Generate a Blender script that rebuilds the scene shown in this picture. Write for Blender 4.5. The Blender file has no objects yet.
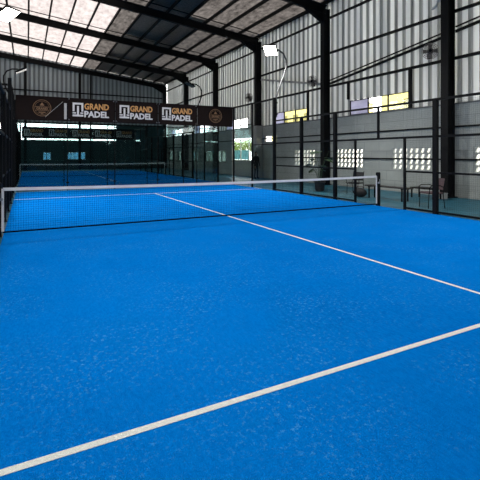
import bpy, math, random
from mathutils import Vector, Matrix
random.seed(7)
S = bpy.context.scene
C = S.collection
PI = math.pi

# ------------------------------------------------------------------ helpers
class MB:
    def __init__(s): s.v = []; s.f = []; s.mi = []; s.m = 0; s.smooth = False
    def add(s, vs, fs):
        b = len(s.v); s.v += [tuple(v) for v in vs]
        for f in fs: s.f.append(tuple(b+i for i in f)); s.mi.append(s.m)
        return s
    def box(s, x0, x1, y0, y1, z0, z1):
        vs = [(x0,y0,z0),(x1,y0,z0),(x1,y1,z0),(x0,y1,z0),(x0,y0,z1),(x1,y0,z1),(x1,y1,z1),(x0,y1,z1)]
        return s.add(vs, [(0,3,2,1),(4,5,6,7),(0,1,5,4),(1,2,6,5),(2,3,7,6),(3,0,4,7)])
    def cbox(s, c, d):
        return s.box(c[0]-d[0]/2,c[0]+d[0]/2,c[1]-d[1]/2,c[1]+d[1]/2,c[2]-d[2]/2,c[2]+d[2]/2)
    def bar(s, a, b, w, h=None, up=(0,0,1)):
        a = Vector(a); b = Vector(b); d = (b-a).normalized(); h = h or w
        u = Vector(up)
        if abs(d.dot(u)) > .98: u = Vector((0,1,0))
        sx = d.cross(u).normalized(); sz = sx.cross(d).normalized()
        vs = []
        for p in (a, b):
            for i, j in ((-1,-1),(1,-1),(1,1),(-1,1)): vs.append(p + sx*i*w/2 + sz*j*h/2)
        return s.add(vs, [(0,1,2,3),(7,6,5,4),(0,4,5,1),(1,5,6,2),(2,6,7,3),(3,7,4,0)])
    def tube(s, pts, r, n=10, caps=True):
        pts = [Vector(p) for p in pts]; rs = r if isinstance(r, (list,tuple)) else [r]*len(pts)
        t0 = (pts[1]-pts[0]).normalized()
        u = t0.orthogonal().normalized(); rings = []
        for i, p in enumerate(pts):
            if i == 0: t = t0
            elif i == len(pts)-1: t = (pts[-1]-pts[-2]).normalized()
            else: t = ((pts[i]-pts[i-1]).normalized() + (pts[i+1]-pts[i]).normalized()).normalized()
            u = (u - t*u.dot(t)).normalized(); w = t.cross(u)
            rings.append([p + (u*math.cos(2*PI*k/n) + w*math.sin(2*PI*k/n))*rs[i] for k in range(n)])
        vs = [v for R in rings for v in R]; fs = []
        for i in range(len(rings)-1):
            for k in range(n):
                k2 = (k+1) % n; fs.append((i*n+k, i*n+k2, (i+1)*n+k2, (i+1)*n+k))
        if caps: fs.append(tuple(range(n))[::-1]); fs.append(tuple((len(rings)-1)*n+k for k in range(n)))
        return s.add(vs, fs)
    def lathe(s, prof, c=(0,0,0), n=24):
        vs = []; fs = []
        for r, z in prof:
            for k in range(n): vs.append((c[0]+r*math.cos(2*PI*k/n), c[1]+r*math.sin(2*PI*k/n), c[2]+z))
        for i in range(len(prof)-1):
            for k in range(n):
                k2 = (k+1) % n; fs.append((i*n+k, i*n+k2, (i+1)*n+k2, (i+1)*n+k))
        return s.add(vs, fs)
    def ring(s, c, R, r, axis='y', n=32, m=6):
        vs = []; fs = []
        for i in range(n):
            a = 2*PI*i/n
            for j in range(m):
                b = 2*PI*j/m; q = R + r*math.cos(b); o = r*math.sin(b)
                if axis == 'y': vs.append((c[0]+q*math.cos(a), c[1]+o, c[2]+q*math.sin(a)))
                elif axis == 'x': vs.append((c[0]+o, c[1]+q*math.cos(a), c[2]+q*math.sin(a)))
                else: vs.append((c[0]+q*math.cos(a), c[1]+q*math.sin(a), c[2]+o))
        for i in range(n):
            for j in range(m):
                i2 = (i+1) % n; j2 = (j+1) % m
                fs.append((i*m+j, i2*m+j, i2*m+j2, i*m+j2))
        return s.add(vs, fs)

def obj(name, mb, mat, parent=None, loc=(0,0,0), smooth=False):
    me = bpy.data.meshes.new(name); me.from_pydata(mb.v, [], mb.f); me.update()
    for m in (mat if isinstance(mat, (list,tuple)) else [mat]): me.materials.append(m)
    if isinstance(mat, (list,tuple)):
        me.polygons.foreach_set('material_index', mb.mi)
    if smooth:
        me.polygons.foreach_set('use_smooth', [True]*len(me.polygons))
        me.set_sharp_from_angle(angle=math.radians(40))
    o = bpy.data.objects.new(name, me); C.objects.link(o); o.location = loc
    if parent: o.parent = parent
    return o
def tag(o, label, cat, group=None, kind=None):
    o['label'] = label; o['category'] = cat
    if group: o['group'] = group
    if kind: o['kind'] = kind
    return o
def thing(name, label, cat, loc=(0,0,0), rz=0, group=None):
    o = bpy.data.objects.new(name, None); C.objects.link(o); o.location = loc; o.rotation_euler = (0,0,rz)
    o.empty_display_size = .2
    return tag(o, label, cat, group)
def struct(name, mb, mat, label=None, smooth=False):
    o = obj(name, mb, mat, None, smooth=smooth); o['kind'] = 'structure'
    if label: o['label'] = label
    return o
def dup(root, loc, rz=None, label=None, group=None):
    def cp(o, par):
        c = o.copy(); C.objects.link(c); c.parent = par
        for ch in list(o.children): cp(ch, c)
        return c
    r = cp(root, None); r.location = loc
    if rz is not None: r.rotation_euler = (0,0,rz)
    if label: r['label'] = label
    if group: r['group'] = group
    return r

# ------------------------------------------------------------------ materials
def nm(name):
    m = bpy.data.materials.new(name); m.use_nodes = True
    nt = m.node_tree; nt.nodes.clear(); return m, nt, nt.nodes, nt.links
def mix_rgb(N, L, fac, a, b):
    n = N.new('ShaderNodeMix'); n.data_type = 'RGBA'
    for sock, val in ((n.inputs[0], fac), (n.inputs[6], a), (n.inputs[7], b)):
        if isinstance(val, bpy.types.NodeSocket): L.new(val, sock)
        elif isinstance(val, (int, float)): sock.default_value = val
        else: sock.default_value = (*val, 1)
    return n.outputs[2]
def noise(N, L, scale, detail=3, rough=.5, vec=None):
    n = N.new('ShaderNodeTexNoise'); n.inputs['Scale'].default_value = scale
    n.inputs['Detail'].default_value = detail; n.inputs['Roughness'].default_value = rough
    if vec is None:
        tc = N.new('ShaderNodeTexCoord'); vec = tc.outputs['Object']
    L.new(vec, n.inputs['Vector']); return n.outputs['Fac']
def ramp(N, L, fac, a, b):
    n = N.new('ShaderNodeMapRange'); n.inputs[1].default_value = a; n.inputs[2].default_value = b
    L.new(fac, n.inputs[0]); return n.outputs[0]
def plain(name, col, rough=.6, metal=0, var=.15, scale=6, bump=0, bscale=60, spec=.5):
    m, nt, N, L = nm(name)
    o = N.new('ShaderNodeOutputMaterial'); p = N.new('ShaderNodeBsdfPrincipled')
    f = noise(N, L, scale)
    c = mix_rgb(N, L, f, tuple(x*(1-var) for x in col), tuple(min(1, x*(1+var)) for x in col))
    L.new(c, p.inputs['Base Color']); p.inputs['Roughness'].default_value = rough; p.inputs['Metallic'].default_value = metal
    p.inputs['Specular IOR Level'].default_value = spec
    if bump:
        b = N.new('ShaderNodeBump'); b.inputs['Strength'].default_value = bump; b.inputs['Distance'].default_value = .02
        L.new(noise(N, L, bscale), b.inputs['Height']); L.new(b.outputs[0], p.inputs['Normal'])
    L.new(p.outputs[0], o.inputs[0]); return m

steel = plain('black_painted_steel', (.007,.0075,.008), .6, 0, .2, spec=.12)
fence_m = plain('black_powder_coat', (.006,.0065,.007), .6, spec=.12)
white_m = plain('white_tape', (.78,.78,.76), .7)
white_metal = plain('white_painted_metal', (.45,.46,.46), .5)
grey_metal = plain('galvanised_metal', (.35,.36,.37), .4, .7)
net_m = plain('net_cord', (.003,.004,.006), .9, spec=.0)
banner_m = plain('banner_vinyl', (.012,.008,.007), .9, var=.2, spec=.1)
gold_m = plain('banner_gold_ink', (.55,.27,.08), .6)
white_ink = plain('banner_white_ink', (.62,.60,.58), .6)
strap_m = plain('pale_fabric', (.40,.39,.37), .7)

def turf(name):
    m, nt, N, L = nm(name)
    o = N.new('ShaderNodeOutputMaterial'); p = N.new('ShaderNodeBsdfPrincipled')
    tc = N.new('ShaderNodeTexCoord'); v = tc.outputs['Object']
    big = ramp(N, L, noise(N, L, .35, 3, .5, v), .3, .7)
    c0 = mix_rgb(N, L, big, (.0003,.115,.45), (.0005,.150,.55))
    # rolled pile direction: fine streaks
    mp = N.new('ShaderNodeMapping'); mp.inputs['Scale'].default_value = (1,.35,1); L.new(v, mp.inputs[0])
    fine = ramp(N, L, noise(N, L, 55, 4, .7, mp.outputs[0]), .3, .75)
    c1 = mix_rgb(N, L, fine, c0, (.001,.175,.60))
    # silica sand scattered in the pile
    sp = ramp(N, L, noise(N, L, 28, 5, .8, v), .54, .72)
    cl = ramp(N, L, noise(N, L, 1.1, 4, .65, v), .38, .62)
    mu = N.new('ShaderNodeMath'); mu.operation = 'MULTIPLY'; L.new(sp, mu.inputs[0]); L.new(cl, mu.inputs[1])
    c2 = mix_rgb(N, L, mu.outputs[0], c1, (.07,.33,.68))
    L.new(c2, p.inputs['Base Color']); p.inputs['Roughness'].default_value = .85
    p.inputs['Specular IOR Level'].default_value = .0
    b = N.new('ShaderNodeBump'); b.inputs['Strength'].default_value = .5; b.inputs['Distance'].default_value = .008
    L.new(noise(N, L, 160, 3, .6, v), b.inputs['Height']); L.new(b.outputs[0], p.inputs['Normal'])
    L.new(p.outputs[0], o.inputs[0]); return m
turf_m = turf('blue_artificial_turf')
line_m = plain('white_turf_line', (.68,.72,.68), .85, var=.10, scale=40, bump=.4, bscale=160)
turf_m.diffuse_color = (0,.2,.6,1)

def blockwall(name, col, mortar):
    m, nt, N, L = nm(name)
    o = N.new('ShaderNodeOutputMaterial'); p = N.new('ShaderNodeBsdfPrincipled')
    tc = N.new('ShaderNodeTexCoord'); sep = N.new('ShaderNodeSeparateXYZ'); L.new(tc.outputs['Object'], sep.inputs[0])
    add = N.new('ShaderNodeMath'); L.new(sep.outputs[0], add.inputs[0]); L.new(sep.outputs[1], add.inputs[1])
    cmb = N.new('ShaderNodeCombineXYZ'); L.new(add.outputs[0], cmb.inputs[0]); L.new(sep.outputs[2], cmb.inputs[1])
    br = N.new('ShaderNodeTexBrick'); L.new(cmb.outputs[0], br.inputs[0])
    br.inputs['Scale'].default_value = 1; br.inputs['Brick Width'].default_value = .9; br.inputs['Row Height'].default_value = .43
    br.inputs['Mortar Size'].default_value = .014; br.inputs['Color1'].default_value = (*col,1)
    br.inputs['Color2'].default_value = (*[c*.90 for c in col],1); br.inputs['Mortar'].default_value = (*mortar,1)
    f = ramp(N, L, noise(N, L, 1.3, 5, .6, tc.outputs['Object']), .3, .75)
    c = mix_rgb(N, L, f, br.outputs['Color'], tuple(x*.8 for x in col))
    L.new(c, p.inputs['Base Color']); p.inputs['Roughness'].default_value = .9
    b = N.new('ShaderNodeBump'); b.inputs['Strength'].default_value = .4; b.inputs['Distance'].default_value = .01
    L.new(noise(N, L, 60), b.inputs['Height']); L.new(b.outputs[0], p.inputs['Normal'])
    L.new(p.outputs[0], o.inputs[0]); return m
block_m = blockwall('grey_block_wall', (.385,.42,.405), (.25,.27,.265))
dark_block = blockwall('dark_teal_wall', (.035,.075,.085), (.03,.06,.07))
block_m2 = plain('vent_block_concrete', (.38,.41,.40), .9)
pier_m = plain('pale_render', (.30,.31,.30), .9)

def cladding(name, col, glow):
    m, nt, N, L = nm(name)
    o = N.new('ShaderNodeOutputMaterial'); p = N.new('ShaderNodeBsdfPrincipled')
    tc = N.new('ShaderNodeTexCoord'); mp = N.new('ShaderNodeMapping'); mp.inputs['Scale'].default_value = (2.4,2.4,.12)
    L.new(tc.outputs['Object'], mp.inputs[0])
    f = ramp(N, L, noise(N, L, 1.0, 4, .6, mp.outputs[0]), .3, .7)
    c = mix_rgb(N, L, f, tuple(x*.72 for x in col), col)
    L.new(c, p.inputs['Base Color']); p.inputs['Roughness'].default_value = .5
    # translucent glow added to brighten the wall, more in some strips
    t = N.new('ShaderNodeBsdfTranslucent'); mp2 = N.new('ShaderNodeMapping'); mp2.inputs['Scale'].default_value = (3.4,3.4,.05)
    L.new(tc.outputs['Object'], mp2.inputs[0]); f2 = ramp(N, L, noise(N, L, 1.0, 3, .7, mp2.outputs[0]), .35, .65)
    L.new(mix_rgb(N, L, f2, tuple(x*glow*.25 for x in col), tuple(x*glow for x in col)), t.inputs[0])
    ad = N.new('ShaderNodeAddShader'); L.new(p.outputs[0], ad.inputs[0]); L.new(t.outputs[0], ad.inputs[1])
    L.new(ad.outputs[0], o.inputs[0]); return m
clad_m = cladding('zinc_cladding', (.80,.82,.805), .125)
clad_groove_shade = cladding('shaded_cladding_valley', (.33,.345,.34), .09)  # rib shading put into the colour: darker valleys and webs
clad_far_groove_shade = cladding('shaded_far_cladding_valley', (.19,.22,.235), .006)  # same painted groove shade for the far gable
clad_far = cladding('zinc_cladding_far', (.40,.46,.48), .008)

def foil():
    m, nt, N, L = nm('roof_foil')
    o = N.new('ShaderNodeOutputMaterial'); p = N.new('ShaderNodeBsdfPrincipled')
    f = ramp(N, L, noise(N, L, 7, 6, .7), .35, .7)
    c = mix_rgb(N, L, f, (.10,.08,.068), (.28,.235,.20))
    L.new(c, p.inputs['Base Color']); p.inputs['Metallic'].default_value = .25; p.inputs['Roughness'].default_value = .42
    b = N.new('ShaderNodeBump'); b.inputs['Strength'].default_value = .7; b.inputs['Distance'].default_value = .03
    L.new(noise(N, L, 9, 4), b.inputs['Height']); L.new(b.outputs[0], p.inputs['Normal'])
    L.new(p.outputs[0], o.inputs[0]); return m
foil_m = foil()
def translucent(name, a, b, scale=3.0):
    m, nt, N, L = nm(name)
    o = N.new('ShaderNodeOutputMaterial'); t = N.new('ShaderNodeBsdfTranslucent')
    g = N.new('ShaderNodeBsdfDiffuse'); mx = N.new('ShaderNodeMixShader'); mx.inputs[0].default_value = .2
    tc = N.new('ShaderNodeTexCoord'); mp = N.new('ShaderNodeMapping'); mp.inputs['Scale'].default_value = (1,.45,1); L.new(tc.outputs['Object'], mp.inputs[0])
    f = ramp(N, L, noise(N, L, scale, 6, .72, mp.outputs[0]), .32, .68)
    c = mix_rgb(N, L, f, a, b); L.new(c, t.inputs[0]); L.new(c, g.inputs[0])
    L.new(t.outputs[0], mx.inputs[1]); L.new(g.outputs[0], mx.inputs[2]); L.new(mx.outputs[0], o.inputs[0]); return m
roof_glow = translucent('roof_glow_sheet', (.115,.10,.10), (.20,.183,.18))  # added translucent sheets imitate bright reflections on the foil lining
roof_glow_dim = translucent('dim_roof_glow_sheet', (.006,.0055,.005), (.050,.045,.043), 4)  # dimmer sheet for where the imitated reflection fades
roof_glow_faint = translucent('faint_roof_glow_sheet', (.004,.004,.005), (.035,.032,.03), 5)  # faintest sheet for the weak reflection patches by the eave

def glass(name, tint, ior=1.4):
    m, nt, N, L = nm(name)
    o = N.new('ShaderNodeOutputMaterial'); t = N.new('ShaderNodeBsdfTransparent'); t.inputs[0].default_value = (*tint,1)
    g = N.new('ShaderNodeBsdfGlossy'); g.inputs['Roughness'].default_value = .03; g.inputs[0].default_value = (.8,.85,.85,1)
    lw = N.new('ShaderNodeLayerWeight'); lw.inputs[0].default_value = .5
    pw = N.new('ShaderNodeMath'); pw.operation = 'POWER'; pw.inputs[1].default_value = 5; L.new(lw.outputs['Facing'], pw.inputs[0])
    fr = N.new('ShaderNodeMath'); fr.operation = 'MULTIPLY_ADD'; fr.inputs[1].default_value = .9; fr.inputs[2].default_value = .035; L.new(pw.outputs[0], fr.inputs[0])
    mx = N.new('ShaderNodeMixShader'); L.new(fr.outputs[0], mx.inputs[0]); L.new(t.outputs[0], mx.inputs[1]); L.new(g.outputs[0], mx.inputs[2])
    L.new(mx.outputs[0], o.inputs[0]); return m
court_glass = glass('smoky_court_glass', (.66,.75,.76))
side_glass = glass('side_glass', (.86,.91,.90))
win_glass = glass('window_glass', (.95,.95,.96))
farglass = glass('dusty_window_glass', (.22,.25,.24))
lilac_glass = translucent('lilac_frosted_pane', (.36,.36,.46), (.46,.46,.56))
blue_glass = glass('blue_window_glass', (.16,.27,.35))
def emit(name, col, st):
    m, nt, N, L = nm(name)
    o = N.new('ShaderNodeOutputMaterial'); e = N.new('ShaderNodeEmission'); e.inputs[0].default_value = (*col,1); e.inputs[1].default_value = st
    L.new(e.outputs[0], o.inputs[0]); return m
lamp_on = emit('lit_floodlight_lens', (1,.93,.78), 30)
lamp_off = plain('unlit_lens', (.12,.13,.13), .2)
def teal_floor():
    m, nt, N, L = nm('teal_painted_concrete')
    o = N.new('ShaderNodeOutputMaterial'); p = N.new('ShaderNodeBsdfPrincipled')
    f = ramp(N, L, noise(N, L, 2.5, 5, .6), .35, .7)
    c = mix_rgb(N, L, f, (.008,.085,.13), (.02,.15,.22))
    L.new(c, p.inputs['Base Color']); p.inputs['Roughness'].default_value = .5
    L.new(p.outputs[0], o.inputs[0]); return m
floor_m = teal_floor()

# ------------------------------------------------------------------ building constants
XR = 9.6; XL = -25.4; RIDGE = -8.0
YN = -13.45; YF = 36.35
YK = [ .75 + 7.1*k for k in range(-1, 6)]          # frames
def zr(x):  # rafter centre height
    return 9.15 + .12*(9.4-x) if x >= RIDGE else 9.15 + .12*(9.4-RIDGE) - .12*(RIDGE-x)

# floor (indoor slab) and ground
f = MB(); f.box(XL, XR+.2, YN, YF+.2, -.25, -.03); struct('floor', f, floor_m)

# right wall: masonry with vent and window openings
WT = .18
vents = [(1.65+3.7*i, 3.6+3.7*i) for i in range(-3, 4)]
vents = [(a, b) for a, b in vents if b < 12.9]
farw = [(20.6,22.4),(23.2,24.9),(26.6,28.4),(30.6,32.4),(34.2,35.8)]
VZ0, VZ1 = .92, 1.84
GO = (15.5, 19.4); GZ0, GZ1 = 1.12, 2.78     # large opening
w = MB(); X0, X1 = XR, XR+WT
w.box(X0, X1, YN, YF, -.03, VZ0)
w.box(X0, X1, YN, YF, GZ1, 3.43)
op = sorted([(a,b,0) for a,b in vents] + [(a,b,0) for a,b in farw] + [(GO[0],GO[1],1), (13.0,14.5,2)])
y = YN
for a, b, k in op:
    w.box(X0, X1, y, a, VZ0, GZ1)
    if k: w.box(X0, X1, a, b, VZ0, GZ1 if False else (GZ0 if k == 1 else 2.38))
    else: w.box(X0, X1, a, b, VZ1, GZ1)
    y = b
w.box(X0, X1, y, YF, VZ0, GZ1)
struct('wall_right', w, block_m)
# coping on the wall
t = MB(); t.box(XR-.03, XR+WT+.02, YN, YF, 3.43, 3.49); struct('trim_1', t, plain('concrete_coping', (.13,.14,.145), .8))

# windows above the masonry
WZ0, WZ1 = 3.49, 4.22
wins = []
for k in range(-2, 5):
    y0 = .75 + 7.1*k
    wins.append((y0+1.95, y0+5.55))
def corr(mb, axis, off, a0, a1, zf0, zf1, pitch=.42, depth=.085):
    prof = [(0,0),(.22,0),(.34,1),(.88,1)]
    pts = []
    n = int((a1-a0)/pitch)+1
    for i in range(n):
        for u, d in prof:
            a = a0 + (i+u)*pitch
            if a <= a1: pts.append((a, off + (1-d)*depth, d))
    for (a, d, ta), (b, e, tb) in zip(pts, pts[1:]):
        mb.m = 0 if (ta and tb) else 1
        mid = (a+b)/2; z0a = zf0(mid); 
        q = [(d,a,z0a),(e,b,z0a),(e,b,zf1(b)),(d,a,zf1(a))]
        if axis == 'x': q = [(p[1],p[0],p[2]) for p in q]
        mb.add(q, [(0,1,2,3)])
def low(yv):
    for a, b in wins:
        if a < yv < b: return WZ1
    return WZ0
c = MB(); corr(c, 'y', XR+.03, YN, YF, low, lambda q: 9.62); struct('wall_right_cladding', c, [clad_m, clad_groove_shade])
nwin = 0
def window(y0, y1, z0, z1, x, n, glassmat, divs=2, frame_m=steel, axis='y', far_pane=None):
    global nwin; nwin += 1
    F = MB(); t_ = .03
    def bx(a0,a1,c0,c1):
        if axis == 'y': F.box(x-.04, x+.04, a0, a1, c0, c1)
        else: F.box(a0, a1, x-.04, x+.04, c0, c1)
    bx(y0, y1, z0, z0+t_); bx(y0, y1, z1-t_, z1); bx(y0, y0+t_, z0+t_, z1-t_); bx(y1-t_, y1, z0+t_, z1-t_)
    for i in range(1, divs):
        q = y0 + (y1-y0)*i/divs; bx(q-t_/2, q+t_/2, z0+t_, z1-t_)
    fr = obj('window_%d' % nwin, F, frame_m); fr['kind'] = 'structure'
    for i in range(divs):
        G = MB()
        a = y0+(y1-y0)*i/divs+t_/2+.004; b = y0+(y1-y0)*(i+1)/divs-t_/2-.004
        if i == 0: a = y0+t_+.001
        if i == divs-1: b = y1-t_-.001
        if axis == 'y': G.box(x-.004, x+.004, a, b, z0+t_+.001, z1-t_-.001)
        else: G.box(a, b, x-.004, x+.004, z0+t_+.001, z1-t_-.001)
        po = obj('pane', G, far_pane if (far_pane and i == divs-1) else glassmat, fr)
        if far_pane and i == divs-1: po['label'] = 'lilac tinted pane'
    return fr
for a, b in wins[1:]:
    window(a+.005, b-.005, WZ0+.005, WZ1, XR+.09, 1, win_glass, 3, steel, 'y', lilac_glass)
window(GO[0]+.005, GO[1]-.005, GZ0+.005, GZ1-.005, XR+.09, 1, win_glass, 3, grey_metal)
window(13.005, 14.495, 2.385, GZ1-.005, XR+.09, 1, win_glass, 1, grey_metal)
for a, b in farw: window(a+.005, b-.005, VZ0+.005, VZ1-.005, XR+.09, 1, farglass, 2)
# breeze-block vents: pierced blocks with a slanted opening
for a, b in vents:
    nwin += 1; V = MB(); nc, nr = 7, 4; cw = (b-a)/nc; ch = (VZ1-VZ0)/nr
    for i in range(nc):
        for j in range(nr):
            ya = a+i*cw; za = VZ0+j*ch
            # outer rect, inner parallelogram hole
            O = [(ya,za),(ya+cw,za),(ya+cw,za+ch),(ya,za+ch)]
            m_ = .034; sh = .065
            I = [(ya+m_+sh,za+m_),(ya+cw-m_,za+m_),(ya+cw-m_-sh,za+ch-m_),(ya+m_,za+ch-m_)]
            vs = [(XR+.02,p,q) for p,q in O]+[(XR+.02,p,q) for p,q in I]+[(XR+.08,p,q) for p,q in O]+[(XR+.08,p,q) for p,q in I]
            fs = []
            for k in range(4):
                k2 = (k+1)%4
                fs += [(k,k+4,k2+4,k2),(8+k,8+k2,12+k2,12+k),(4+k,12+k,12+k2,4+k2)]
            V.add(vs, fs)
    fr = obj('window_%d' % nwin, V, block_m2); fr['kind'] = 'structure'

# far gable wall
BX1 = 4.0; OZ0, OZ1 = 3.0, 4.62
g = MB()
# solid lower wall with two small windows
hw = [(-3.15,-2.45,1.02,1.76), (-.95,.85,1.02,1.76)]
xs = XL
for a,b,z0,z1 in hw:
    g.box(xs, a, YF, YF+.2, -.03, OZ0); g.box(a, b, YF, YF+.2, -.03, z0); g.box(a, b, YF, YF+.2, z1, OZ0); xs = b
g.box(xs, XR, YF, YF+.2, -.03, OZ0)
g.box(BX1, XR, YF, YF+.2, OZ0, OZ1)
g.box(XL, -12, YF, YF+.2, OZ0, OZ1)
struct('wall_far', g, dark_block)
for a,b,z0,z1 in hw: window(a+.003, b-.003, z0+.003, z1-.003, YF+.1, 1, blue_glass, 1 if b-a < 1 else 3, grey_metal, 'x')
c = MB(); corr(c, 'x', YF+.05, XL, XR+.15, lambda q: OZ1, lambda q: zr(q)+.46, .42, .06); struct('wall_far_cladding', c, [clad_far, clad_far_groove_shade])
# left and near walls (out of the frame, close the hall)
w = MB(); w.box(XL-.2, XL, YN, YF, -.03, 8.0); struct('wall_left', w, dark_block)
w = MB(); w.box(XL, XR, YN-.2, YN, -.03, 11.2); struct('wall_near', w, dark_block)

# roof sheeting: bays between frames x gaps between purlins
PX = [9.3 - 1.25*i for i in range(0, 14)] + [RIDGE]
def bright(bay, x):
    # bay index 0 starts at YN
    ymid = bay
    if ymid in (0, 1): return 2 if x < 0 else 0  # unseen sheets above and behind the camera, added to brighten court and wall
    if ymid in (2, 3, 4, 5, 6):
        if x < .4: return 2
        if x < 1.7: return 3
    if ymid == 3 and x > 4.4: return 2 if False else 3
    if ymid == 2 and 2.9 < x < 8.5: return 3
    if ymid == 4 and x > 5.5: return 4
    if ymid == 5 and x > 6: return 4
    return 0
yb = [YN] + YK[0:] ; yb[-1] = YF+.3
R = MB(); mats = [foil_m, roof_glow, roof_glow_dim, roof_glow_faint]
for bi in range(len(yb)-1):
    y0, y1 = yb[bi], yb[bi+1]
    xs = [9.95] + PX
    for i in range(len(xs)-1):
        xa, xb = xs[i], xs[i+1]; xm = (xa+xb)/2
        b = bright(bi, xm)
        R.m = {0:0, 2:1, 3:2, 4:3}[b]
        if xa > 9.5: R.m = 0
        z0, z1 = zr(xa)+.47, zr(xb)+.47
        R.add([(xa,y0,z0),(xb,y0,z1),(xb,y1,z1),(xa,y1,z0)], [(0,1,2,3)])
    R.m = 0
    R.add([(RIDGE,y0,zr(RIDGE)+.47),(XL-.3,y0,zr(XL-.3)+.47),(XL-.3,y1,zr(XL-.3)+.47),(RIDGE,y1,zr(RIDGE)+.47)], [(0,1,2,3)])
struct('ceiling', R, mats)

# ------------------------------------------------------------------ steel frame
ordn = ['nearest', 'second nearest', 'third', 'fourth', 'fifth', 'sixth', 'farthest']
def ibeam(mb, p, q, w, h, tf=.03, tw=.03):
    p = Vector(p); q = Vector(q); d = (q-p).normalized(); s = d.cross(Vector((0,0,1)))
    s = s.normalized() if s.length > .1 else Vector((0,1,0)); u = s.cross(d).normalized()
    mb.bar(p+u*(h/2-tf/2), q+u*(h/2-tf/2), w, tf, u); mb.bar(p-u*(h/2-tf/2), q-u*(h/2-tf/2), w, tf, u)
    mb.bar(p, q, tw, h-2*tf, u)
for i, yk in enumerate(YK):
    # columns
    last = i == 3
    zb = 3.49 if i == 3 else 0
    lab = {0:'black steel wall column out of view on the near right', 1:'widest black steel column on the right, just behind the nearest thick fence post',
           2:'black steel column beside the potted plant, second from the right edge', 3:'black steel column standing on the pale pier, beside the lit floodlight',
           4:'black steel column directly above the right end of the banners', 5:'black steel column rising behind the banners, beside the unlit curved lamp',
           6:'farthest black steel column in the dark far right corner'}[i]
    if i > 0:
        t = thing('steel_column', lab, 'column', (9.36, yk, zb - (.03 if zb == 0 else 0)), 0, 'right wall columns')
        H = 9.15 - t.location[2] + .05
        mb = MB(); mb.box(-.20,-.165,-.15,.15,0,H); mb.box(.165,.20,-.15,.15,0,H); mb.box(-.165,.165,-.06,.06,0,H)
        obj('shaft', mb, steel, t)
        mb = MB(); mb.box(-.26,.235,-.24,.24,0,.03); 
        for s in (-1,1): mb.bar((-.21,s*.09,.03),(-.21,s*.09,.22),.03,.02)
        obj('base_plate', mb, steel, t)
    # rafters
    if i in (0,): continue
    r = thing('roof_rafter', 'black sloping roof rafter carried by the %s wall column' % {1:'widest, nearest', 2:'second nearest', 3:'pier-mounted third', 4:'fourth', 5:'fifth', 6:'farthest'}[i], 'rafter', (9.4, yk, 9.15), 0, 'roof rafters')
    ye = yk
    def lp(x, dz=0): return (x-9.4, 0, zr(x)-9.15+dz)
    mb = MB(); ibeam(mb, lp(9.38), lp(RIDGE), .22, .46); obj('beam', mb, steel, r)
    mb = MB(); ibeam(mb, lp(RIDGE), lp(XL+.1), .22, .46); obj('beam', mb, steel, r)
    mb = MB(); mb.add([(-.25,-.02,-.20),(-.25,.02,-.20),(-1.3,-.02,zr(8.1)-9.15-.22),(-1.3,.02,zr(8.1)-9.15-.22),(-.25,-.02,-.65),(-.25,.02,-.65)],
        [(0,2,4),(1,5,3),(0,1,3,2),(2,3,5,4),(0,4,5,1)])
    mb.bar((-.25,0,-.66),(-1.35,0,zr(8.05)-9.15-.24), .2, .03)
    obj('haunch', mb, steel, r)
# purlins
for i, x in enumerate(PX[:-1]):
    mb = MB(); L_ = YF - YK[0]; mb.box(-.035, .035, 0, L_, -.10, .10); mb.box(-.075,.035,0,L_,-.10,-.085)
    o = obj('roof_purlin', mb, steel, None, (x, YK[0], zr(x)+.355))
    words = ['nearest the right wall eave','second','third','fourth','fifth','sixth','seventh','eighth','ninth','tenth','eleventh','twelfth','thirteenth','last before the ridge']
    tag(o, 'black lengthwise roof purlin, %s%s' % (words[i], '' if i in (0,13) else ' counting leftwards from the right eave'), 'purlin', 'roof purlins')
# bridging bars
for i, yk in enumerate(YK[2:6]):
    mb = MB(); a = Vector((9.2, 0, zr(9.2))); b = Vector((RIDGE+.1, 0, zr(RIDGE+.1)))
    mb.bar((0,0,0), b-a, .05, .05)
    o = obj('roof_tie_bar', mb, steel, None, (9.2, yk-.75, zr(9.2)+.27))
    tag(o, 'thin black tie bar under the roof, just in front of the %s rafter' % ['second','third','fourth','fifth'][i], 'tie bar', 'thin roof tie bars')
# girts on the right wall, bay by bay would be hidden joints: continuous runs
for z, nme in ((5.15,'lower'), (6.9,'middle'), (8.75,'top')):
    mb = MB(); mb.box(-.05,.02,0,YF-YK[0],-.055,.055); mb.box(-.09,-.05,0,YF-YK[0],-.055,-.04)
    tag(obj('wall_girt', mb, steel, None, (XR+.005, YK[0], z)), '%s of the black rails running along the right metal cladding' % nme, 'girt', 'right wall girts')
mb = MB(); mb.box(0,.06,0,YF-YK[0],-.03,.03)
tag(obj('wall_conduit', mb, fence_m, None, (XR-.065, YK[0], 2.6)), 'thin dark conduit running along the grey block wall above the vents', 'conduit')
mb = MB(); mb.box(0,.06,0,12.9-YK[0],-.03,.03)
tag(obj('wall_conduit', mb, fence_m, None, (XR-.065, YK[0], 1.38)), 'thin dark rail across the middle of the vent blocks', 'conduit')
# mullion studs under the lower girt beside the windows
for y0, nme in ((2.6,'nearest bright yellow window'), (9.6,'second yellow window')):
    mb = MB(); mb.box(-.05,.05,-.06,.06,0,5.12-3.49)
    tag(obj('wall_stud', mb, steel, None, (XR-.055, y0, 3.49)), 'short black stud at the right end of the %s' % nme, 'stud', 'window studs')
mb = MB(); mb.box(-.05,.05,-.05,.05,0,5.12-4.3)
tag(obj('wall_stud', mb, steel, None, (XR-.055, 6.3, 4.28)), 'short black stud over the left end of the nearest bright window', 'stud', 'window studs')
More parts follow.
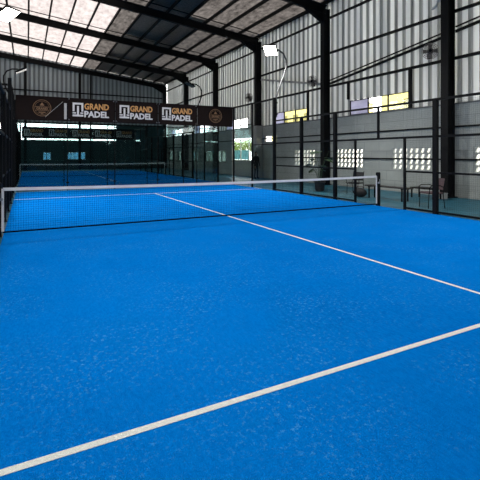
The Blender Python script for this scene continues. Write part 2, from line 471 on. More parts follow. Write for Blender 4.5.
# sloping double wall braces
def brace(y0,z0,y1,z1,label):
    mb = MB(); a = Vector((0,0,0)); b = Vector((0,y1-y0,z1-z0))
    mb.bar(a, b, .06, .10); mb.bar(a+Vector((.0,0,.17)), b+Vector((0,0,.17)), .045, .05)
    tag(obj('wall_brace', mb, steel, None, (XR-.14, y0, z0)), label, 'brace', 'wall braces')
brace(.93, 6.02, 7.6, 5.25, 'sloping double brace between the widest column and the second column')
brace(-6.0, 6.9, .5, 6.1, 'sloping double brace right of the widest column')
b2 = MB(); b2.bar((0,0,0),(0,6.6,1.3),.05,.12)
tag(obj('wall_brace', b2, grey_metal, None, (XR-.14, 8.1, 5.3)), 'sloping grey brace behind the lit floodlight arm', 'brace', 'wall braces')
# gable posts and girts
for x, wd in ((-4.72,.24), (.28,.24), (1.35,.12)):
    mb = MB(); H = zr(x)-.25
    mb.box(-wd/2, wd/2, -.1, .1, 0, H+.0)
    tag(obj('gable_post', mb, steel, None, (x, YF-.13, -.03)), {-4.72:'black post on the far end wall, above the left round emblem', .28:'thick black post on the far end wall near its middle', 1.35:'thin black post on the far end wall, right of the thick middle one'}[x], 'post', 'far end wall posts')
for z in (4.72, 6.2, 7.9):
    mb = MB(); mb.box(0, XR-XL-1.0, -.03, .03, -.06, .06)
    tag(obj('gable_girt', mb, steel, None, (XL+.5, YF+.005, z)), '%s dark rail across the far end cladding' % {4.72:'lowest', 6.2:'middle', 7.9:'highest'}[z], 'girt', 'far end girts')

# ------------------------------------------------------------------ padel courts
def turf_bed(yc, label, lab2):
    t = thing('court_turf', label, 'court surface', (0, yc, -.03))
    mb = MB(); mb.box(-4.97, 4.97, -9.975, 9.975, 0, .03); obj('turf', mb, turf_m, t)
    for nm_, (a,b,c_,d) in (('near', (-4.97,4.97,-6.975,-6.925)), ('far', (-4.97,4.97,6.925,6.975)), ('c', (-.025,.025,-6.925,6.925))):
        mb = MB(); mb.box(a,b,c_,d,.03,.032)
        o = obj('court_line', mb, line_m, t)
        o['label'] = {'near':'white service line across the near half','far':'white service line across the far half','c':'white centre service line'}[nm_]
    return t
turf_bed(0, 'bright blue turf of the near court with white service lines', '')
turf_bed(22, 'dim blue turf of the far court seen through the glass', '')

def net(yc, label):
    t = thing('court_net', label, 'net', (0, yc, 0))
    H = lambda x: .88 + .04*(abs(x)/5)**2
    mb = MB(); n = 40
    xs = [-4.98 + 9.96*i/n for i in range(n+1)]
    for a, b in zip(xs, xs[1:]): mb.bar((a,0,H(a)-.03),(b,0,H(b)-.03),.012,.06)
    obj('top_tape', mb, white_m, t)
    mb = MB(); p = .045; nx = int(9.96/p); r = .0013
    for i in range(nx+1):
        x = -4.98 + i*p; mb.bar((x,0,.06),(x,0,H(x)-.06),r*2)
    for j in range(int(.80/p)):
        z = .07 + j*p
        mb.bar((-4.98,0,z),(4.98,0,z),r*2)
    o = obj('mesh', mb, net_m, t); 
    mb = MB(); mb.bar((-4.98,0,.045),(4.98,0,.045),.010,.03); obj('bottom_band', mb, net_m, t)
    for s in (-1,1):
        mb = MB(); mb.bar((s*4.985,0,.06),(s*4.985,0,.90),.012,.05,(1,0,0)); obj('side_tape', mb, white_m, t)
        for z in (.2,.4,.6,.8):
            mb.bar((s*4.98,0,z),(s*5.0,0,z),.006)
        pm = MB(); pm.box(s*5.05-.045, s*5.05+.045, -.05, .05, -.03, 1.0); pm.box(s*5.05-.055, s*5.05+.055, -.09, .09, -.03, -.015)
        pm.box(s*5.05-.04, s*5.05+.04,-.04,.04,1.0,1.02)
        po = obj('net_post', pm, fence_m, t)
        cr = MB(); cr.tube([(s*5.0,-.05,.7),(s*5.0,-.11,.7)],.03,10); cr.bar((s*5.0,-.11,.7),(s*5.0,-.11,.82),.015)
        obj('crank', cr, grey_metal, po)
    return t
net(0, 'near court net with white top tape and dark mesh')
net(22, 'far court net with a thin pale tape, seen through the glass')

def mesh_panel(mb, X, y0, y1, z0, z1, p=.05, r=.0008, axis='y'):
    n = int(round((y1-y0)/p))
    for i in range(1, n):
        q = y0 + (y1-y0)*i/n
        mb.bar((X,q,z0),(X,q,z1),r*2) if axis == 'y' else mb.bar((q,X,z0),(q,X,z1),r*2)
    m = int(round((z1-z0)/p))
    for j in range(1, m):
        z = z0 + (z1-z0)*j/m
        mb.bar((X,y0,z),(X,y1,z),r*2) if axis == 'y' else mb.bar((y0,X,z),(y1,X,z),r*2)
def side_fence(X, yc, ylo, yhi, label, sgn, meshp=.05):
    """steel and glass side of a court; ylo..yhi relative to the court centre"""
    t = thing('court_fence', label, 'fence', (X, yc, 0), 0, 'court side fences')
    k = ylo
    ys = [v for v in (-10,-8,-6,-4,-2,2,4,6,8,10) if ylo <= v <= yhi]
    for v in ys:
        tall = abs(v) >= 6; mb = MB(); H = 4.05 if tall else 3.06
        w_ = .055
        if abs(v) in (8,10): w_ = .035
        mb.box(-w_, w_, v-w_, v+w_, -.03, H); mb.box(-w_-.03, w_+.03, v-w_-.04, v+w_+.04, -.03, -.015)
        obj('post', mb, fence_m, t)
    for v in (-1, 1):
        if ylo <= v <= yhi: mb = MB(); mb.box(-.03,.03,v-.03,v+.03,-.03,2.02); obj('door_post', mb, fence_m, t)
    if ylo <= 0: mb = MB(); mb.box(-.03,.03,-.03,.03,2.08,3.0); obj('header_post', mb, fence_m, t)
    lo, hi = max(ylo,-6), min(yhi,6)
    mb = MB(); mb.box(-.03,.03,lo,hi,3.0,3.06); obj('top_rail', mb, fence_m, t)
    mb = MB(); mb.box(-.03,.03,lo,hi,2.02,2.08); obj('upper_rail', mb, fence_m, t)
    for a, b in ((lo,-1),(1,hi)):
        if b - a > .5:
            mb = MB(); mb.box(-.025,.025,a,b,1.06,1.11); obj('middle_rail', mb, fence_m, t)
            mb = MB(); mb.box(-.025,.025,a,b,.02,.07); obj('bottom_rail', mb, fence_m, t)
    allp = [v for v in (-6,-4,-2,-1,1,2,4,6)]
    for a, b in zip(allp, allp[1:]):
        if a < ylo or b > yhi: continue
        mb = MB()
        if (a, b) == (-1, 1): mesh_panel(mb, 0, a, b, 2.08, 3.0, meshp)
        else: mesh_panel(mb, 0, a, b, .07, 3.0, meshp)
        obj('mesh_panel', mb, fence_m, t)
    for a, b in ((-10,-8),(-8,-6),(6,8),(8,10)):
        if a < ylo or b > yhi: continue
        inner = (abs(a) == 6 or abs(b) == 6); gz = 3.0 if not inner else 2.0
        g_ = MB(); g_.box(-.006,.006,a+.05,b-.05,.03,gz-.01); go = obj('glass_panel', g_, side_glass, t)
        for zc in (.3, gz*.5, gz-.3):
            for yv in (a+.05, b-.05): cl = MB(); cl.cbox((0, yv, zc), (.04,.06,.07)); obj('clamp', cl, fence_m, go)
        mb = MB(); mb.box(-.02,.02,a,b,gz,gz+.04); obj('rail', mb, fence_m, t)
        mb = MB(); mb.box(-.02,.02,a,b,3.98,4.03); obj('rail', mb, fence_m, t)
        mb = MB(); mesh_panel(mb, 0, a, b, gz+.04, 3.98, meshp); obj('mesh_panel', mb, fence_m, t)
    return t
side_fence(5.06, 0, -6, 10, 'black mesh fence with doorways along the right side of the near court', 1)
side_fence(-5.06, 0, -6, 10, 'black mesh fence along the left side of the near court', -1)
side_fence(5.06, 22, -10, 10, 'dark mesh fence along the right side of the far court', 1, .1)
side_fence(-5.06, 22, -10, 10, 'dark mesh fence along the left side of the far court', -1, .1)

def back_wall(y, label, glassmat, mesh=True, top=4.0):
    t = thing('glass_back_wall', label, 'glass wall', (0, y, 0), 0, 'court end glass walls')
    for x in (-3,-1,1,3):
        mb = MB(); mb.box(x-.018, x+.018, .012, .05, -.03, top+.03 if mesh else 3.0); obj('post', mb, fence_m, t)
    for i in range(5):
        a = -5+2*i
        g_ = MB(); g_.box(a+.05 if i == 0 else a+.01, a+1.95 if i == 4 else a+1.99, -.006, .006, .03, 2.99); go = obj('glass_panel', g_, glassmat, t)
        for zc in (.35, 1.2, 2.1, 2.8):
            for xv in (a+.04, a+1.96): cl = MB(); cl.cbox((xv, -.012, zc), (.05,.012,.05)); obj('clamp', cl, fence_m, go)
        if mesh:
            mb = MB(); mesh_panel(mb, .035, a+.04, a+1.96, 3.04, top-.02, .05, axis='x'); obj('mesh_panel', mb, fence_m, t)
    mb = MB(); mb.box(-4.96, 4.96, -.02, .02, 3.0, 3.04); obj('rail', mb, fence_m, t)
    if mesh: mb = MB(); mb.box(-4.96, 4.96, .05, .09, top-.02, top+.03); obj('rail', mb, fence_m, t)
    return t
back_wall(10.0, 'smoky glass back wall of the near court under the banners', court_glass)
back_wall(12.0, 'glass wall at the near end of the far court', side_glass, mesh=False).rotation_euler.z = PI
back_wall(32.0, 'glass wall at the far end of the far court', side_glass)

# ------------------------------------------------------------------ banners
def text_mb(body, size, x, z, y, depth=.004, bold=.0, font_sx=1.0):
    cu = bpy.data.curves.new('t', 'FONT'); cu.body = body; cu.size = size; cu.extrude = depth; cu.offset = bold; cu.resolution_u = 2
    o = bpy.data.objects.new('t', cu); C.objects.link(o)
    bpy.context.view_layer.update()
    me = bpy.data.meshes.new_from_object(o.evaluated_get(bpy.context.evaluated_depsgraph_get()))
    xs = [v.co.x for v in me.vertices]; x0 = min(xs); sx = font_sx/(max(xs)-x0)
    mb = MB(); mb.add([(x+(v.co.x-x0)*sx, y - v.co.z, z+v.co.y) for v in me.vertices], [tuple(p.vertices) for p in me.polygons])
    bpy.data.objects.remove(o); bpy.data.curves.remove(cu); return mb
def sheet(w, h):
    mb = MB(); n = 24
    for i in range(n):
        a = -w/2 + w*i/n; b = -w/2 + w*(i+1)/n
        f_ = lambda q: .006*math.sin(q*9)
        mb.add([(a,f_(a),0),(b,f_(b),0),(b,f_(b),h),(a,f_(a),h),(a,f_(a)+.006,0),(b,f_(b)+.006,0),(b,f_(b)+.006,h),(a,f_(a)+.006,h)],
               [(0,1,2,3),(5,4,7,6),(0,4,5,1),(3,2,6,7)])
    return mb
def banner_word(loc, label, group):
    t = thing('banner', label, 'banner', loc, 0, group)
    obj('banner_sheet', sheet(1.97, 1.0), banner_m, t)
    y = -.014
    obj('lettering', text_mb('GRAND', .37, -.32, .53, y, .003, .012, 1.05), gold_m, t)['label'] = 'orange gold word GRAND'
    obj('lettering', text_mb('PADEL', .37, -.32, .19, y, .003, .014, 1.05), white_ink, t)['label'] = 'white word PADEL'
    mb = MB()
    for a,b,c_,d in ((-.80,-.36,.72,.80),(-.80,-.72,.42,.72),(-.62,-.54,.28,.66),(-.44,-.36,.42,.72),(-.80,-.36,.20,.28),(-.80,-.66,.32,.38),(-.48,-.36,.32,.38)):
        mb.box(a,b,y-.003,y+.003,c_,d)
    obj('logo_mark', mb, white_ink, t)
    for s in (-1,1):
        mb = MB(); mb.ring((s*.94,-.012,.95),.02,.005,'y',12,5); mb.ring((s*.94,-.012,.05),.02,.005,'y',12,5); obj('eyelet', mb, grey_metal, t)
    return t
def banner_emblem(loc, label, group):
    t = thing('banner', label, 'banner', loc, 0, group)
    obj('banner_sheet', sheet(1.97, 1.0), banner_m, t)
    y = -.014
    em = plain('dull_gold_ink', (.20,.105,.045), .6) if 'dull_gold_ink' not in bpy.data.materials else bpy.data.materials['dull_gold_ink']
    mb = MB(); mb.ring((0,y,.50),.34,.012,'y',40,5); mb.ring((0,y,.50),.28,.006,'y',40,5)
    mb.add([(-.09,y,.60),(.09,y,.60),(0,y,.74),(-.09,y+.003,.60),(.09,y+.003,.60),(0,y+.003,.74)], [(0,1,2),(5,4,3),(0,3,4,1),(1,4,5,2),(2,5,3,0)])
    mb.box(-.26,.26,y-.002,y+.002,.535,.555); mb.box(-.26,.26,y-.002,y+.002,.385,.40)
    mb.box(-.13,.13,y-.002,y+.002,.30,.335); mb.box(-.05,.05,y-.002,y+.002,.24,.27)
    obj('emblem', mb, em, t)
    obj('lettering', text_mb('GRAND', .13, -.22, .425, y, .003, .004, .44), em, t)
    return t
g1 = 'dark banners above the near glass wall'
YB = 9.968
b_e = banner_emblem((-4, YB, 3.03), 'leftmost near banner, brown black with round gold emblem and a pale diagonal strap', g1)
banner_word((-2, YB, 3.03), 'leftmost near banner reading GRAND PADEL', g1)
banner_word((0, YB, 3.03), 'middle near banner reading GRAND PADEL', g1)
banner_word((2, YB, 3.03), 'rightmost near banner reading GRAND PADEL', g1)
banner_emblem((4, YB, 3.03), 'rightmost near banner, brown black with a faint round gold emblem', g1)
mb = MB(); mb.bar((.12,-.025,.12),(.80,-.025,.80),.012,.07,(0,-1,0)); obj('strap', mb, strap_m, b_e)['label'] = 'pale diagonal strap'
mb = MB(); mb.box(.86,.96,-.03,-.018,.06,.75); obj('strap', mb, strap_m, b_e)['label'] = 'pale upright strap at the right edge'
g2 = 'banners above the far court end'
wq = ['leftmost','second from left','middle','second from right','rightmost']
fb = banner_word((-4, 31.968, 3.03), 'leftmost banner at the far court end, reading GRAND PADEL', g2)
for i in range(1, 5): dup(fb, (-4+2*i, 31.968, 3.03), 0, '%s banner at the far court end, reading GRAND PADEL' % wq[i], g2)

# ------------------------------------------------------------------ floodlights
pole_m = plain('weathered_pole_paint', (.06,.062,.065), .6)
def floodlight(loc, s, label, lit, group, aim=0, br=.058, power=1):
    """pole bends outward (s=+1 away from court) then back in over the fence"""
    t = thing('court_floodlight', label, 'floodlight', loc, 0 if s > 0 else PI, group)
    pts = [(.10,0,3.2),(.10,0,4.1),(.26,0,4.55),(.48,0,5.05),(.62,0,5.45),(.62,0,5.75),(.48,0,6.02),(.22,0,6.16),(-.05,0,6.18)]
    sm = []
    for i in range(len(pts)-1):
        for q in (0,.5): sm.append(Vector(pts[i]).lerp(Vector(pts[i+1]), q))
    sm.append(Vector(pts[-1]))
    mb = MB(); mb.tube(sm, .035, 10); obj('pole', mb, pole_m if lit else steel, t, smooth=True)
    mb = MB(); mb.box(br,.14,-.05,.05,3.3,3.36); obj('bracket', mb, fence_m, t); mb = MB(); mb.box(br,.14,-.05,.05,3.8,3.86); obj('bracket', mb, fence_m, t)
    tilt = math.radians(28)
    M = Matrix.Translation((-.20,0,6.12)) @ Matrix.Rotation(math.radians(aim), 4, 'Z') @ Matrix.Rotation(tilt, 4, 'Y')
    def tr(mb_): mb_.v = [tuple(M @ Vector(v)) for v in mb_.v]; return mb_
    mb = MB(); mb.box(-.31,.31,-.27,.27,-.035,.035)
    for k in range(9): mb.box(-.22+.05*k,-.21+.05*k,-.18,.18,.035,.08)
    hs = obj('lamp_housing', tr(mb), fence_m, t)
    mb = MB(); mb.box(-.29,.29,-.25,.25,-.05,-.036); obj('lens', tr(mb), lamp_on if lit else lamp_off, hs)
    mb = MB(); mb.bar((.16,-.29,.08),(.16,.29,.08),.03,.03); mb.bar((0,-.29,0),(.16,-.29,.08),.03,.02); mb.bar((0,.29,0),(.16,.29,.08),.03,.02); obj('yoke', tr(mb), fence_m, t)
    if lit:
        li = bpy.data.lights.new('floodlight_lamp','AREA'); li.shape = 'RECTANGLE'; li.size = .46; li.size_y = .36
        li.energy = LAMP*power; li.color = (1,.985,.96); li.spread = math.radians(170)
        lo = bpy.data.objects.new('light', li); C.objects.link(lo); lo.parent = t
        lo.matrix_local = M @ Matrix.Translation((0,0,-.07))
    return t
LAMP = 300

g3 = 'court floodlights on curved poles'
floodlight((5.06, 6, 0), 1, 'lit floodlight on a curved pole over the right fence', True, g3, 45, power=1.3)
floodlight((-5.34, 6, 0), -1, 'lit floodlight at the left edge on a curved pole', True, g3, -45, -.22, 1.3)
floodlight((5.06, -6, 0), 1, 'lit floodlight over the near right fence', True, g3, -35, power=.8)
floodlight((-5.06, -6, 0), -1, 'lit floodlight over the near left fence', True, g3, 35, power=.55)
floodlight((5.06, 16, 0), 1, 'unlit dark floodlight on a curved pole right of the banners', False, g3)
floodlight((-5.06, 16, 0), -1, 'unlit dark floodlight on a curved pole at the far left', False, g3)
floodlight((5.06, 28, 0), 1, 'unlit dark floodlight at the far right end of the far court', False, g3)

# ------------------------------------------------------------------ wall fans
def fan(loc, label):
    t = thing('wall_fan', label, 'fan', loc, math.radians(35), 'round wall fans')
    brown = plain('fan_cage', (.20,.17,.15), .5) if 'fan_cage' not in bpy.data.materials else bpy.data.materials['fan_cage']
    mb = MB()
    for k, R_ in enumerate((.30,.24,.18,.12,.07)):
        for sx in (-1,1): mb.ring((sx*(.09-.06*(R_/.30)**2)-.3,0,0), R_, .006, 'x', 28, 4)
    for k in range(20):
        a = 2*PI*k/20
        for sx in (-1,1):
            mb.bar((-.3+sx*.09,0,0),(-.3+sx*.03,.30*math.cos(a),.30*math.sin(a)),.006)
    obj('cage', mb, brown, t)
    mb = MB()
    for k in range(4):
        a = PI/2*k; ca, sa = math.cos(a), math.sin(a)
        def P(r, w, d): return (-.3+d, ca*r - sa*w, sa*r + ca*w)
        mb.add([P(.06,-.04,-.01),P(.26,-.09,-.03),P(.26,.09,.03),P(.06,.04,.01)], [(0,1,2,3)])
    obj('blade_set', mb, plain('fan_blades', (.10,.09,.085), .4), t)
    mb = MB(); mb.tube([(-.40,0,0),(-.36,0,0),(-.18,0,0),(-.12,0,0)],[.05,.10,.10,.06],16); obj('motor', mb, steel, t, smooth=True)
    mb = MB(); mb.bar((-.12,0,0),(.10,.05,-.12),.04); mb.cbox((.10,.05,-.12),(.05,.16,.2)); obj('bracket', mb, steel, t)
    return t
fan((9.32, 1.45, 5.5), 'round caged wall fan left of the widest column')
fan((9.32, 8.75, 5.5), 'round caged wall fan left of the second column')
fan((9.32, 15.9, 5.5), 'round caged wall fan left of the pier-mounted column')
# security camera on the widest column
t = thing('security_camera', 'small pale security camera on the left side of the widest column', 'camera', (9.30, 1.1, 7.2))
mb = MB(); mb.tube([(-.05,.22,-.05),(-.05,0,.02)],.05,12); obj('body', mb, white_metal, t, smooth=True)
mb = MB(); mb.tube([(-.05,.232,-.054),(-.05,.221,-.05)],.04,12); obj('lens', mb, steel, t)
mb = MB(); mb.bar((-.05,.05,.02),(-.05,-.02,.15),.03); mb.cbox((-.05,-.10,.15),(.1,.2,.04)); obj('bracket', mb, white_metal, t)

# ------------------------------------------------------------------ things behind the right fence
ZF = -.03
wood = plain('dark_bench_wood', (.018,.014,.012), .5)
t = thing('bench', 'low dark bench between the doorway and the wall', 'bench', (6.8, 1.25, ZF))
for k in range(3): mb = MB(); mb.box(-.18+.125*k,-.07+.125*k,-.95,.95,.43,.475); obj('seat_slat', mb, wood, t)
for s in (-.75,.75):
    for q in (-1,1): mb = MB(); mb.box(q*.14-.02,q*.14+.02,s-.02,s+.02,0,.40); obj('leg', mb, steel, t)
    mb = MB(); mb.box(-.18,.18,s-.02,s+.02,.40,.43); obj('bearer', mb, steel, t)
def chair(loc, rz, label, seatm):
    t = thing('metal_chair', label, 'chair', loc, rz, 'chairs by the right wall')
    mb = MB(); mb.box(-.23,.23,-.22,.22,.43,.475); obj('seat', mb, seatm, t)
    mb = MB()
    n = 8
    for i in range(n):
        a = -.21+.42*i/n; b = -.21+.42*(i+1)/n; f_ = lambda q: -.25-.03*(1-(q/.21)**2)
        vs = [(a,f_(a),.54),(b,f_(b),.54),(b,f_(b)-.05,.88),(a,f_(a)-.05,.88)]
        vs += [(x,y-.02,z) for x,y,z in vs]; mb.add(vs, [(0,1,2,3),(7,6,5,4),(0,4,5,1),(3,2,6,7),(0,3,7,4),(1,5,6,2)])
    obj('backrest', mb, seatm, t)
    for sx in (-1,1):
        mb = MB(); mb.tube([(sx*.24,.24,0),(sx*.235,.22,.42),(sx*.235,.2,.47)],.013,8); obj('leg', mb, steel, t)
        mb = MB(); mb.tube([(sx*.24,-.28,0),(sx*.235,-.23,.42),(sx*.225,-.25,.6),(sx*.22,-.32,.92)],.013,8); obj('leg', mb, steel, t)
        mb = MB(); mb.tube([(sx*.27,.22,.44),(sx*.28,.23,.62),(sx*.28,.15,.68),(sx*.28,-.1,.68),(sx*.235,-.25,.62)],.013,8); obj('armrest', mb, steel, t)
    return t
pink = plain('faded_pink_fabric', (.09,.055,.06), .8)
blackf = plain('black_fabric', (.012,.013,.015), .8)
chair((6.25,-.95,ZF), math.radians(70), 'metal armchair with a faded pink seat beside the thick fence post', pink)
chair((7.15,3.25,ZF), math.radians(110), 'black metal chair behind the net end, left of the bench', blackf)
# sports bag
t = thing('sports_bag', 'rounded dark sports bag on the floor beside the black chair', 'bag', (6.55,2.35,ZF))
def ell(c, r, n=16, m=10):
    mb = MB(); prof = []
    vs = []; fs = []
    for j in range(m+1):
        th = PI*j/m
        for i in range(n):
            a = 2*PI*i/n; vs.append((c[0]+r[0]*math.sin(th)*math.cos(a), c[1]+r[1]*math.sin(th)*math.sin(a), c[2]+r[2]*math.cos(th)))
    for j in range(m):
        for i in range(n): i2=(i+1)%n; fs.append((j*n+i,(j+1)*n+i,(j+1)*n+i2,j*n+i2))
    mb.add(vs, fs); return mb
mb = ell((0,0,.17),(.17,.32,.17)); obj('body', mb, blackf, t, smooth=True)
mb = MB(); mb.tube([(0,-.2,.28),(0,-.13,.40),(0,.13,.40),(0,.2,.28)],.012,8); obj('handle', mb, pink, t)
# white box at the column foot
mb = MB(); mb.box(-.16,.16,-.12,.12,0,.18); mb.box(-.17,.17,-.13,.13,.18,.205)
tag(obj('storage_box', mb, white_metal, None, (8.75,.55,ZF)), 'small pale box on the floor at the foot of the widest column', 'box')
mb = MB(); mb.box(-.25,.25,-.5,.5,.35,.39)
t = thing('side_table', 'low black side table at the foot of the widest column', 'table', (8.35,.9,ZF))
obj('table_top', mb, fence_m, t)
for sx in (-1,1):
    for sy in (-1,1): mb = MB(); mb.box(sx*.2-.02,sx*.2+.02,sy*.45-.02,sy*.45+.02,0,.35); obj('leg', mb, fence_m, t)

# potted plant
leafm = plain('dark_leaf', (.02,.05,.018), .45, var=.35, scale=9)
t = thing('potted_plant', 'tall dark leafy plant in a pot beside the second column', 'plant', (6.75,5.0,ZF))
mb = MB(); mb.lathe([(0,0),(.15,0),(.19,.05),(.23,.36),(.25,.38),(.25,.42),(.22,.42),(.21,.37),(0,.37)], n=24); obj('pot', mb, plain('dark_pot',(.03,.03,.032),.6), t, smooth=True)
mb = MB(); mb.lathe([(0,.372),(.209,.372)], n=24); obj('soil', mb, plain('soil',(.02,.014,.01),.95), t)
stems = MB(); rnd = random.Random(3); tips = []
for k in range(11):
    a = 2*PI*k/11 + rnd.uniform(-.25,.25); h = rnd.uniform(.8,1.5); r_ = rnd.uniform(.15,.42)
    p0 = Vector((.04*math.cos(a),.04*math.sin(a),.37)); p1 = Vector((r_*.4*math.cos(a),r_*.4*math.sin(a),.37+h*.5)); p2 = Vector((r_*math.cos(a),r_*math.sin(a),.25+h))
    stems.tube([p0,p0.lerp(p1,.5),p1,p1.lerp(p2,.5),p2],[.011,.01,.009,.007,.005],6); tips.append((p2,a,rnd.uniform(.32,.46)))
    if k % 2: tips.append((p1.lerp(p2,.3), a+rnd.uniform(-1.2,1.2), rnd.uniform(.26,.36)))
obj('stems', stems, leafm, t)
for p, a, L_ in tips:
    mb = MB(); n = 7; d = Vector((math.cos(a),math.sin(a),0)); sd = Vector((-math.sin(a),math.cos(a),0)); vs = []; fs = []
    for i in range(n+1):
        u = i/n; w_ = L_*.42*math.sin(PI*min(1,u*.95+.04))**.8
        cpt = p + d*L_*u + Vector((0,0,.10*u - L_*.9*u*u*.6))
        vs += [cpt - sd*w_ + Vector((0,0,.02)), cpt, cpt + sd*w_ + Vector((0,0,.02))]
    for i in range(n): fs += [(3*i,3*i+1,3*i+4,3*i+3),(3*i+1,3*i+2,3*i+5,3*i+4)]
    mb.add(vs, fs); obj('leaf', mb, leafm, t)

# pale pier under the third column
mb = MB(); mb.box(-.24,.24,-.27,.27,0,3.52)
tag(obj('concrete_pier', mb, pier_m, None, (9.34, YK[3], ZF)), 'pale rendered pier under the column behind the near court corner', 'pier')

# ------------------------------------------------------------------ person by the pier
def skin(name, verts, edges, radii, mat, parent, lvl=2, root=0):
    me = bpy.data.meshes.new(name); me.from_pydata([Vector(v) for v in verts], edges, []); me.update()
    o = bpy.data.objects.new(name, me); C.objects.link(o)
    m = o.modifiers.new('s','SKIN'); m.use_smooth_shade = True
    ly = me.skin_vertices[0] if me.skin_vertices else None
    if ly is None:
        bpy.context.view_layer.objects.active = o
        ly = me.skin_vertices[0]
    for i, r in enumerate(radii):
        ly.data[i].radius = (r, r) if not isinstance(r, tuple) else r
        ly.data[i].use_root = (i == root)
    s = o.modifiers.new('ss','SUBSURF'); s.levels = lvl; s.render_levels = lvl
    bpy.context.view_layer.update()
    dg = bpy.context.evaluated_depsgraph_get()
    me2 = bpy.data.meshes.new_from_object(o.evaluated_get(dg)); me2.name = name
    bpy.data.objects.remove(o)
    me2.materials.clear(); me2.materials.append(mat)
    o = bpy.data.objects.new(name, me2); C.objects.link(o); o.parent = parent
    return o
skinm = plain('skin', (.22,.12,.08), .6)
hairm = plain('black_hair', (.01,.008,.008), .6)
P = thing('person', 'person in dark clothes standing in front of the pale pier beyond the glass', 'person', (8.8, 14.2, ZF), math.radians(15))
V = [(0,0,.95),(0,0,1.12),(0,.0,1.32),(0,.0,1.46),(0,0,1.54),(0,-.01,1.62),(0,-.015,1.70),      # 0-6 pelvis..head
     (-.10,0,.90),(-.11,-.01,.50),(-.12,.02,.10),(-.13,-.10,.04),                                # 7-10 left leg
     (.10,0,.90),(.11,-.01,.50),(.12,.02,.10),(.13,-.10,.04),                                    # 11-14
     (-.19,0,1.41),(-.25,.02,1.12),(-.24,-.10,.90),(-.23,-.13,.82),                              # 15-18
     (.19,0,1.41),(.25,.02,1.12),(.24,-.08,.90),(.23,-.11,.82)]
E = [(0,1),(1,2),(2,3),(3,4),(4,5),(5,6),(0,7),(7,8),(8,9),(9,10),(0,11),(11,12),(12,13),(13,14),(3,15),(15,16),(16,17),(17,18),(3,19),(19,20),(20,21),(21,22)]
Rr = [(.15,.11),(.13,.10),(.16,.11),(.09,.08),.055,(.085,.095),(.075,.085),.09,.062,.042,.045,.09,.062,.042,.045,.062,.045,.032,.028,.062,.045,.032,.028]
body = skin('body', V, E, Rr, blackf, P)
h = ell((0,-.012,1.66),(.078,.095,.118)); obj('head', h, skinm, P, smooth=True)
fc = MB(); fc.cbox((0,-.115,1.645),(.022,.03,.04)); fc.cbox((0,-.103,1.60),(.045,.012,.012))
for s in (-1,1): fc.cbox((s*.032,-.099,1.672),(.022,.01,.010)); fc.cbox((s*.08,-.01,1.655),(.014,.03,.05))
obj('face', fc, skinm, P)
hh = ell((0,.005,1.70),(.088,.10,.10)); obj('hair', hh, hairm, P, smooth=True)
for s, bx_ in ((-1,-.13),(1,-.11)):
    hv = [(s*.23,bx_,.83),(s*.23,bx_-.01,.77)]; he = [(0,1)]; hr = [.024,.026]
    for k in range(4):
        b0 = len(hv); yy = bx_-.035+.018*k
        hv += [(s*.23,yy,.745),(s*.225,yy-.004,.705),(s*.21,yy-.006,.68-.008*(k%2))]; he += [(1,b0),(b0,b0+1),(b0+1,b0+2)]; hr += [.009,.008,.007]
    b0 = len(hv); hv += [(s*.215,bx_-.045,.775),(s*.205,bx_-.055,.745)]; he += [(1,b0),(b0,b0+1)]; hr += [.010,.008]
    skin('hand', hv, he, hr, skinm, P, 1)
for s in (-1,1):
    mb = ell((s*.125,-.045,.045),(.048,.125,.045)); obj('shoe', mb, blackf, P, smooth=True)

# ------------------------------------------------------------------ outside
g = MB(); g.box(XL-30, XR+60, YN-30, YF+60, -.6, -.26)
o = obj('ground', g, plain('pale_ground', (.45,.45,.43), .9)); o['kind'] = 'structure'; o.name = 'floor_outside'
def building(x, y0, y1, h, label, col):
    t = thing('neighbouring_building', label, 'building', (x, (y0+y1)/2, -.26), 0)
    d = (y1-y0)/2
    mb = MB(); mb.box(0, 6, -d, d, 0, 3.0); obj('lower_wall', mb, plain('white_render', (.85,.84,.8), .8), t)
    mb = MB(); mb.box(.0, 6, -d, d, 3.0, h); obj('upper_wall', mb, col, t)
    mb = MB()
    k = -d+.5
    while k+.9 < d: mb.box(-.03, 0, k, k+.7, 4.4, 5.0); k += 1.5
    obj('shutter', mb, plain('olive_shutter', (.30,.27,.08), .7), t)
    mb = MB(); mb.box(-.3, 6.3, -d-.3, d+.3, h, h+.15); obj('roof', mb, pier_m, t)
yel = plain('yellow_render', (.95,.80,.30), .8)
building(14.5, -9.0, 8.9, 5.9, 'yellow neighbouring building seen through the nearest high window', yel)
building(14.5, 15.5, 21.5, 5.9, 'yellow neighbouring building seen through the second high window', yel)
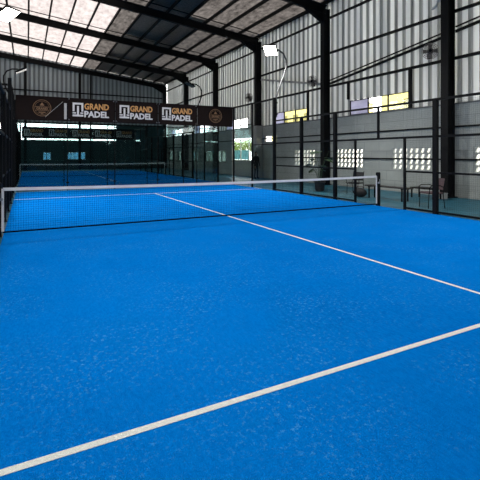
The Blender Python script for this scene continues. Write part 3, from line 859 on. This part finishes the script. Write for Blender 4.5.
# hedge, sign
mb = MB(); rnd = random.Random(5)
for k in range(2600):
    c0 = Vector((rnd.uniform(-.35,.35), rnd.uniform(-3.4,3.4), rnd.uniform(0,1)**.8*1.0+2.0)); s_ = rnd.uniform(.06,.13)
    a = Vector((rnd.uniform(-1,1),rnd.uniform(-1,1),rnd.uniform(-1,1))).normalized(); b = a.orthogonal().normalized()
    mb.add([c0-a*s_, c0+b*s_*.5, c0+a*s_, c0-b*s_*.5], [(0,1,2,3)])
t = thing('hedge', 'yellow green foliage outside the large side opening', 'shrub', (12.6, 24.2, -.26))
obj('foliage', mb, plain('yellow_green_leaf', (.30,.40,.10), .6, var=.4), t)  # yellow green is the leaf's own colour
mb = MB()
for q in (-2.6,-1.3,0,1.3,2.6): mb.tube([(0,q,0),(.05,q+.05,1.2),(0,q,2.4)],[.06,.05,.03],8)
obj('trunk', mb, wood, t)
t = thing('signboard', 'pale blue and white board outside the large side opening', 'sign', (10.9, 20.4, -.26))
mb = MB(); mb.box(-.03,.03,-1.3,1.3,1.4,2.15); obj('panel', mb, plain('blue_white_board', (.18,.50,.80), .6, var=.8, scale=3), t)
for s in (-1,1): mb = MB(); mb.box(-.03,.03,s*1.2-.03,s*1.2+.03,0,1.4); obj('leg', mb, grey_metal, t)

# ------------------------------------------------------------------ world, camera
wd = bpy.data.worlds.new('World'); S.world = wd; wd.use_nodes = True
N = wd.node_tree.nodes; L = wd.node_tree.links; N.clear()
o = N.new('ShaderNodeOutputWorld'); bg = N.new('ShaderNodeBackground'); bg.inputs[0].default_value = (1.0,.985,.95,1); bg.inputs[1].default_value = 8.0
L.new(bg.outputs[0], o.inputs[0])

cd = bpy.data.cameras.new('camera'); cam = bpy.data.objects.new('camera', cd); C.objects.link(cam); S.camera = cam
F_PX = 411.3
cd.sensor_width = 36; cd.sensor_fit = 'HORIZONTAL'; cd.lens = 36*F_PX/480
cd.shift_y = -(240-154.1)/480
cam.location = (-4.554, -9.304, 1.58)
cam.rotation_euler = (PI/2, 0, -math.radians(27.35))
cd.clip_start = .05; cd.clip_end = 300
S.view_settings.view_transform = 'Standard'; S.view_settings.look = 'None'; S.view_settings.gamma = 1; S.view_settings.use_curve_mapping = False
S.view_settings.exposure = 0
